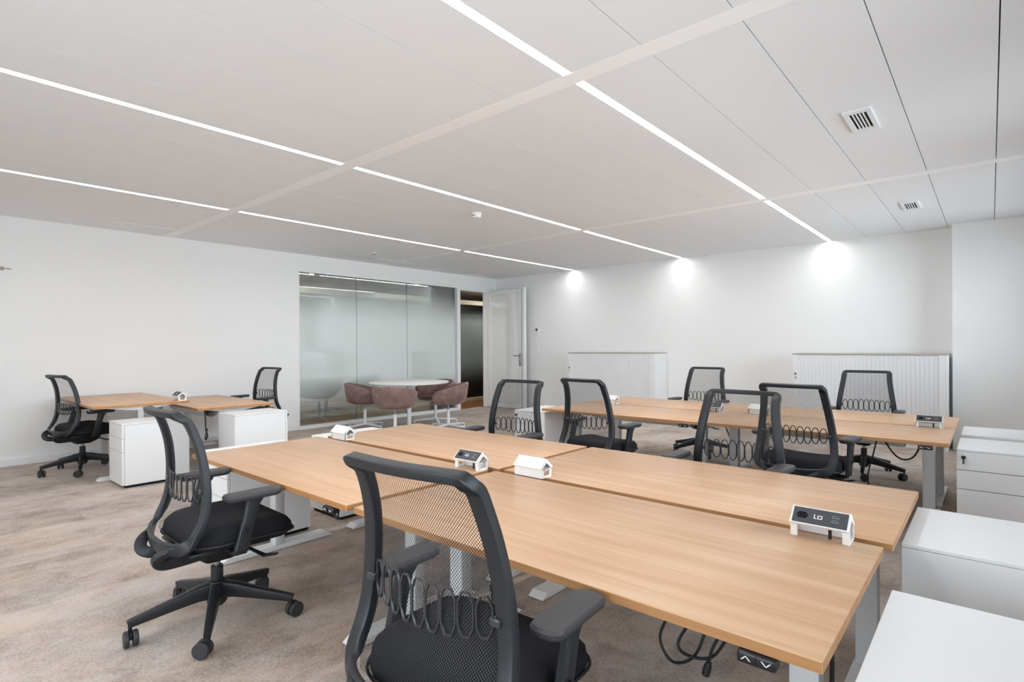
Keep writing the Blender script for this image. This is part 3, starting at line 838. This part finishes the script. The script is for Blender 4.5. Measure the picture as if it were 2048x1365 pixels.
    for k in range(9):
        u = (k - 4) / 4.0; cx = u * .176; hz = .056 - .010 * u * u; wz = .0205 - .002 * abs(u)
        zc = .648 + .004 * u * u
        yb_ = bprof(zc)[0] - .052 * (1 - (cx / .226) ** 2) + .004
        oc = [(-.42, 1), (.42, 1), (1, .52), (1, -.52), (.42, -1), (-.42, -1), (-1, -.52), (-1, .52)]
        pts = []
        for i in range(8):
            p, q = oc[i], oc[(i + 1) % 8]
            for t in (.1, .5, .9):
                px = cx + (p[0] + (q[0] - p[0]) * t) * wz
                pts.append((px, bprof(zc)[0] - .052 * (1 - (px / .226) ** 2) + .004, zc + (p[1] + (q[1] - p[1]) * t) * hz))
        lb.tube(pts, .0032, 6, closed=True)
    for s in (-1, 1): lb.box(*sorted((s * .193, s * .222)), -.144, -.128, .640, .660, .003)
    obj('lumbar_rings', lb, M['ring'], root, 60)
    return root
CH = [(-1.03, 1.000, 4, 45, 'large black mesh office chair in the foreground, seen from behind, cut by the photo bottom'),
      (-2.685, 1.018, -1, 45, 'black mesh office chair side-on in the left foreground, whole star base in view'),
      (-6.99, 1.365, 11, 58, 'black mesh office chair at the far left before the raised desk'),
      (-7.08, 3.165, 188, 20, 'black mesh office chair by the left wall beside the glass partition'),
      (-2.71, 3.02, 181, 30, 'black mesh office chair behind the near cluster, before the open door'),
      (-2.43, 3.86, -6, 10, 'black mesh office chair with its seat in view, before the left cabinet'),
      (-1.08, 3.03, 177, 30, 'black mesh office chair overlapping another chair at the centre right, the front one'),
      (-0.99, 4.195, -5, 20, 'black mesh office chair partly behind another at the centre right, the rear one'),
      (-2.53, 6.20, 177, 22, 'black mesh office chair at the back wall between the two cabinets'),
      (-.925, 6.21, 181, 60, 'black mesh office chair directly in front of the slatted right cabinet')]
c0 = make_chair()
for i, (x, y, rz, br, lab) in enumerate(CH):
    o = c0 if i == 0 else dup(c0)
    o.location = (x, y, 0); o.rotation_euler = (0, 0, R(rz))
    for ch in o.children:
        if ch.name.startswith('star_base'): ch.rotation_euler = (0, 0, R(br - rz))
    tag(o, lab, 'chair', 'black mesh office chairs')

# ------------------------------------------------------------------ tambour cabinets
def cabinet(x0, x1, label, n, lockz):
    yf, yb = 8.105, 8.535; H = 1.133
    t = thing('tambour_cabinet', label, 'cabinet', ((x0 + x1) / 2, (yf + yb) / 2, 0), 0, 'white tambour cabinets at the back wall')
    a, d = (x1 - x0) / 2, (yb - yf) / 2
    c = MB(); c.box(-a, -a + .02, -d, d, .0, H - .02, .001, 1); c.box(a - .02, a, -d, d, 0, H - .02, .001, 1)
    c.box(-a + .02, a - .02, d - .012, d, .04, H - .02); c.box(-a + .02, a - .02, -d + .02, d, .04, .06)
    obj('carcass', c, M['white'], t)
    obj('top_panel', MB().box(-a, a, -d, d, H - .02, H, .001, 1), M['taupe'], t)  # taupe holds the board's grey tone and the shade on its top
    obj('plinth', MB().box(-a + .02, a - .02, -d + .012, d - .03, 0.0, .045), M['white'], t)
    obj('side_post', MB().box(a - .085, a - .02, -d, -d + .02, .045, H - .02, .001, 1), M['white'], t)
    obj('lock_stile', MB().box(-a + .02, -a + .055, -d - .001, -d + .02, .045, H - .02, .001, 1), M['white'], t)
    lk = obj('lock', MB().cyl((-a + .038, 0, lockz), .012, -d - .012, -d, 14, 'Y'), M['black'], t, 40)
    obj('key', MB().box(-a + .036, -a + .046, -d - .014, -d - .006, lockz - .07, lockz - .035, .002), M['chrome'], lk)
    wd = (2 * a - .14) / n
    sl = None
    for k in range(n):
        xx = -a + .055 + wd * (k + .5)
        if sl is None:
            s = [(-wd / 2 + .0003, -d + .0085), (-wd / 2 + .004, -d + .005), (wd / 2 - .004, -d + .005), (wd / 2 - .0003, -d + .0085), (wd / 2 - .0003, -d + .018), (-wd / 2 + .0003, -d + .018)]
            sl = obj('slat', MB().prism(s, .06, H - .022, 'Z'), M['slat'], t, loc=(xx, 0, 0))
        else:
            q = sl.copy(); COL.objects.link(q); q.location = (xx, 0, 0)
cabinet(-5.72, -4.035, 'white tambour cabinet standing left at the back wall, nearer the door', 34, .86)
cabinet(-2.025, -.375, 'white tambour cabinet standing right at the back wall against the pier', 34, .86)

# ------------------------------------------------------------------ round table and tub chairs
TC = (-6.72, 5.33)
t = thing('round_table', 'round white meeting table before the glass partition', 'table', (TC[0], TC[1], 0))
obj('tabletop', MB().rings((0, 0, 0), [(.58, .690), (.603, .696), (.605, .712), (.600, .715)], 48), M['tabletop'], t, 40)
bs = MB().cyl((0, 0, 0), .032, .03, .69, 20); bs.rings((0, 0, 0), [(.17, .675), (.17, .690)], 20)
obj('column', bs, M['white'], t, 40)
obj('base_plate', MB().rings((0, 0, 0), [(.30, .004), (.30, .012), (.05, .03)], 32), M['white'], t, 40)

def make_tub():
    root = thing('tub_chair', '', 'chair')
    N = 36
    lo = []
    for i in range(N + 1):
        a = -0.5 * PI + (-1 + 2 * i / N) * R(138)       # angle round the seat; -90 deg is the back
        u = abs(-1 + 2 * i / N)
        zt = .708 - .14 * (u ** 1.6) - (.05 * max(0, (u - .86) / .14) ** 2)
        c, s = math.cos(a), math.sin(a)
        pr = []
        zb = .395
        for r_, f in ((.215, 0), (.262, .10), (.285, .45), (.305, .95), (.296, 1.0), (.270, 1.0), (.262, .95), (.235, .45), (.215, .10)):
            sq = 1 + .07 * abs(math.sin(2 * a))
            pr.append((c * r_ * sq, s * r_ * sq, zb + (zt - zb) * f))
        lo.append(pr)
    obj('shell', MB().loft(lo), M['velvet'], root, 50)
    q = lambda w, d, r_, z: rrect(w, d, r_, z, 6, 0, .03)
    obj('seat', MB().loft([q(.40, .42, .14, .385), q(.45, .48, .16, .398), q(.46, .49, .17, .418), q(.44, .47, .16, .438), q(.36, .39, .13, .450), q(.1, .1, .04, .454)]), M['velvet'], root, 60)
    obj('column', MB().cyl((0, 0, 0), .024, .06, .30, 16), M['white'], root, 40)
    obj('gas_lift', MB().cyl((0, 0, 0), .014, .29, .38, 14), M['chrome'], root, 40)
    obj('seat_plate', MB().box(-.10, .10, -.10, .10, .375, .39, .003), M['chrome'], root)
    for k in range(4):
        a = PI / 4 + k * PI / 2; c, s = math.cos(a), math.sin(a)
        ft = MB().strap([(c * .0, s * .0, .075), (c * .15, s * .15, .066), (c * .33, s * .33, .055), (c * .345, s * .345, .045), (c * .345, s * .345, .004)], [(-s, c, 0)] * 5, [.045, .042, .036, .034, .034], [.03, .026, .02, .02, .02], k=8, ex=5)
        obj('foot', ft, M['white'], root, 40)
    return root
TUB = [(-7.25, 4.90, 'mauve velvet tub chair at the left of the round table'), (-6.33, 4.77, 'mauve velvet tub chair with its back to the camera, before the round table'),
       (-6.20, 5.66, 'mauve velvet tub chair at the right of the round table'), (-6.87, 5.99, 'mauve velvet tub chair behind the round table, mostly hidden by it')]
tb = make_tub()
for i, (x, y, lab) in enumerate(TUB):
    o = tb if i == 0 else dup(tb)
    a = math.atan2(TC[1] - y, TC[0] - x) + (R(14), 0, R(16), 0)[i]
    o.location = (x, y, 0); o.rotation_euler = (0, 0, a - PI / 2); tag(o, lab, 'chair', 'mauve tub chairs round the table')

# ------------------------------------------------------------------ loose cables
def cable(label, pts, r=.0042, plug=True, name='power_cable'):
    o = obj(name, MB().tube(catmull(pts, 8), r, 8), M['rubber'], None, 60)
    tag(o, label, 'cable', 'black desk cables')
    if plug:
        a, b = Vector(pts[-1]), Vector(pts[-2]); d = (a - b).normalized()
        mb = MB().tube([a - d * .004, a + d * .012, a + d * .034, a + d * .036], .011, 10, taper=[.6, 1, 1, .8])
        obj('plug', mb, M['rubber'], o, 40)
    return o
cable('black cable with plug hanging in loops under the nearest desk', [(-.66, 1.60, 0.600), (-.63, 1.56, 0.580), (-.60, 1.52, 0.520), (-.60, 1.49, 0.450), (-.63, 1.48, 0.380), (-.69, 1.48, 0.350), (-.73, 1.49, 0.400), (-.70, 1.50, 0.480), (-.64, 1.50, 0.560), (-.635, 1.49, 0.490), (-.67, 1.48, 0.410), (-.64, 1.47, 0.390), (-.57, 1.47, 0.410), (-.52, 1.47, 0.500), (-.50, 1.48, 0.590), (-.51, 1.48, 0.550), (-.56, 1.46, 0.450), (-.575, 1.46, 0.395)])
cable('black cable on the carpet under the near cluster, its end lifted', [(-2.02, 1.86, .60), (-2.0, 1.88, .3), (-1.98, 1.88, .03), (-1.93, 1.80, .006), (-1.80, 1.80, .006), (-1.77, 1.88, .006), (-1.86, 1.98, .02), (-1.88, 2.0, .03)])
cable('black cable hanging behind the right end of the nearest desk', [(-.30, 1.50, .60), (-.275, 1.42, .52), (-.27, 1.34, .44), (-.30, 1.30, .34), (-.36, 1.32, .2)], .005, False)
cable('black cable looping below the near right desk of the back-wall cluster', [(-.61, 4.9, .60), (-.59, 4.9, .52), (-.535, 4.9, .435), (-.48, 4.9, .407), (-.425, 4.9, .435), (-.39, 4.9, .51), (-.38, 4.9, .595)], .006, False)
cable('black cable dropping to the carpet before the right chair of the back wall', [(-.63, 4.85, .59), (-.66, 4.85, .45), (-.70, 4.86, .25), (-.67, 4.84, .1), (-.67, 4.8, .008), (-.62, 4.76, .006)], .005, False)
cable('black cable under the back-wall cluster at the seam between its desks', [(-1.78, 4.85, .59), (-1.72, 4.85, .46), (-1.68, 4.86, .28), (-1.70, 4.86, .10), (-1.66, 4.84, .006)], .006, False)
cable('black cable with plug hanging from the lower left desk tray', [(-6.15, 2.22, .58), (-6.13, 2.22, .50), (-6.12, 2.22, .40), (-6.13, 2.24, .34), (-6.12, 2.22, .30), (-6.10, 2.21, .33), (-6.11, 2.22, .38)], .007)
cable('short black cable below the control pad of the left near desk', [(-2.02, 1.24, .60), (-2.03, 1.24, .55), (-2.05, 1.25, .535), (-2.07, 1.25, .555), (-2.06, 1.26, .60)], .004, False)
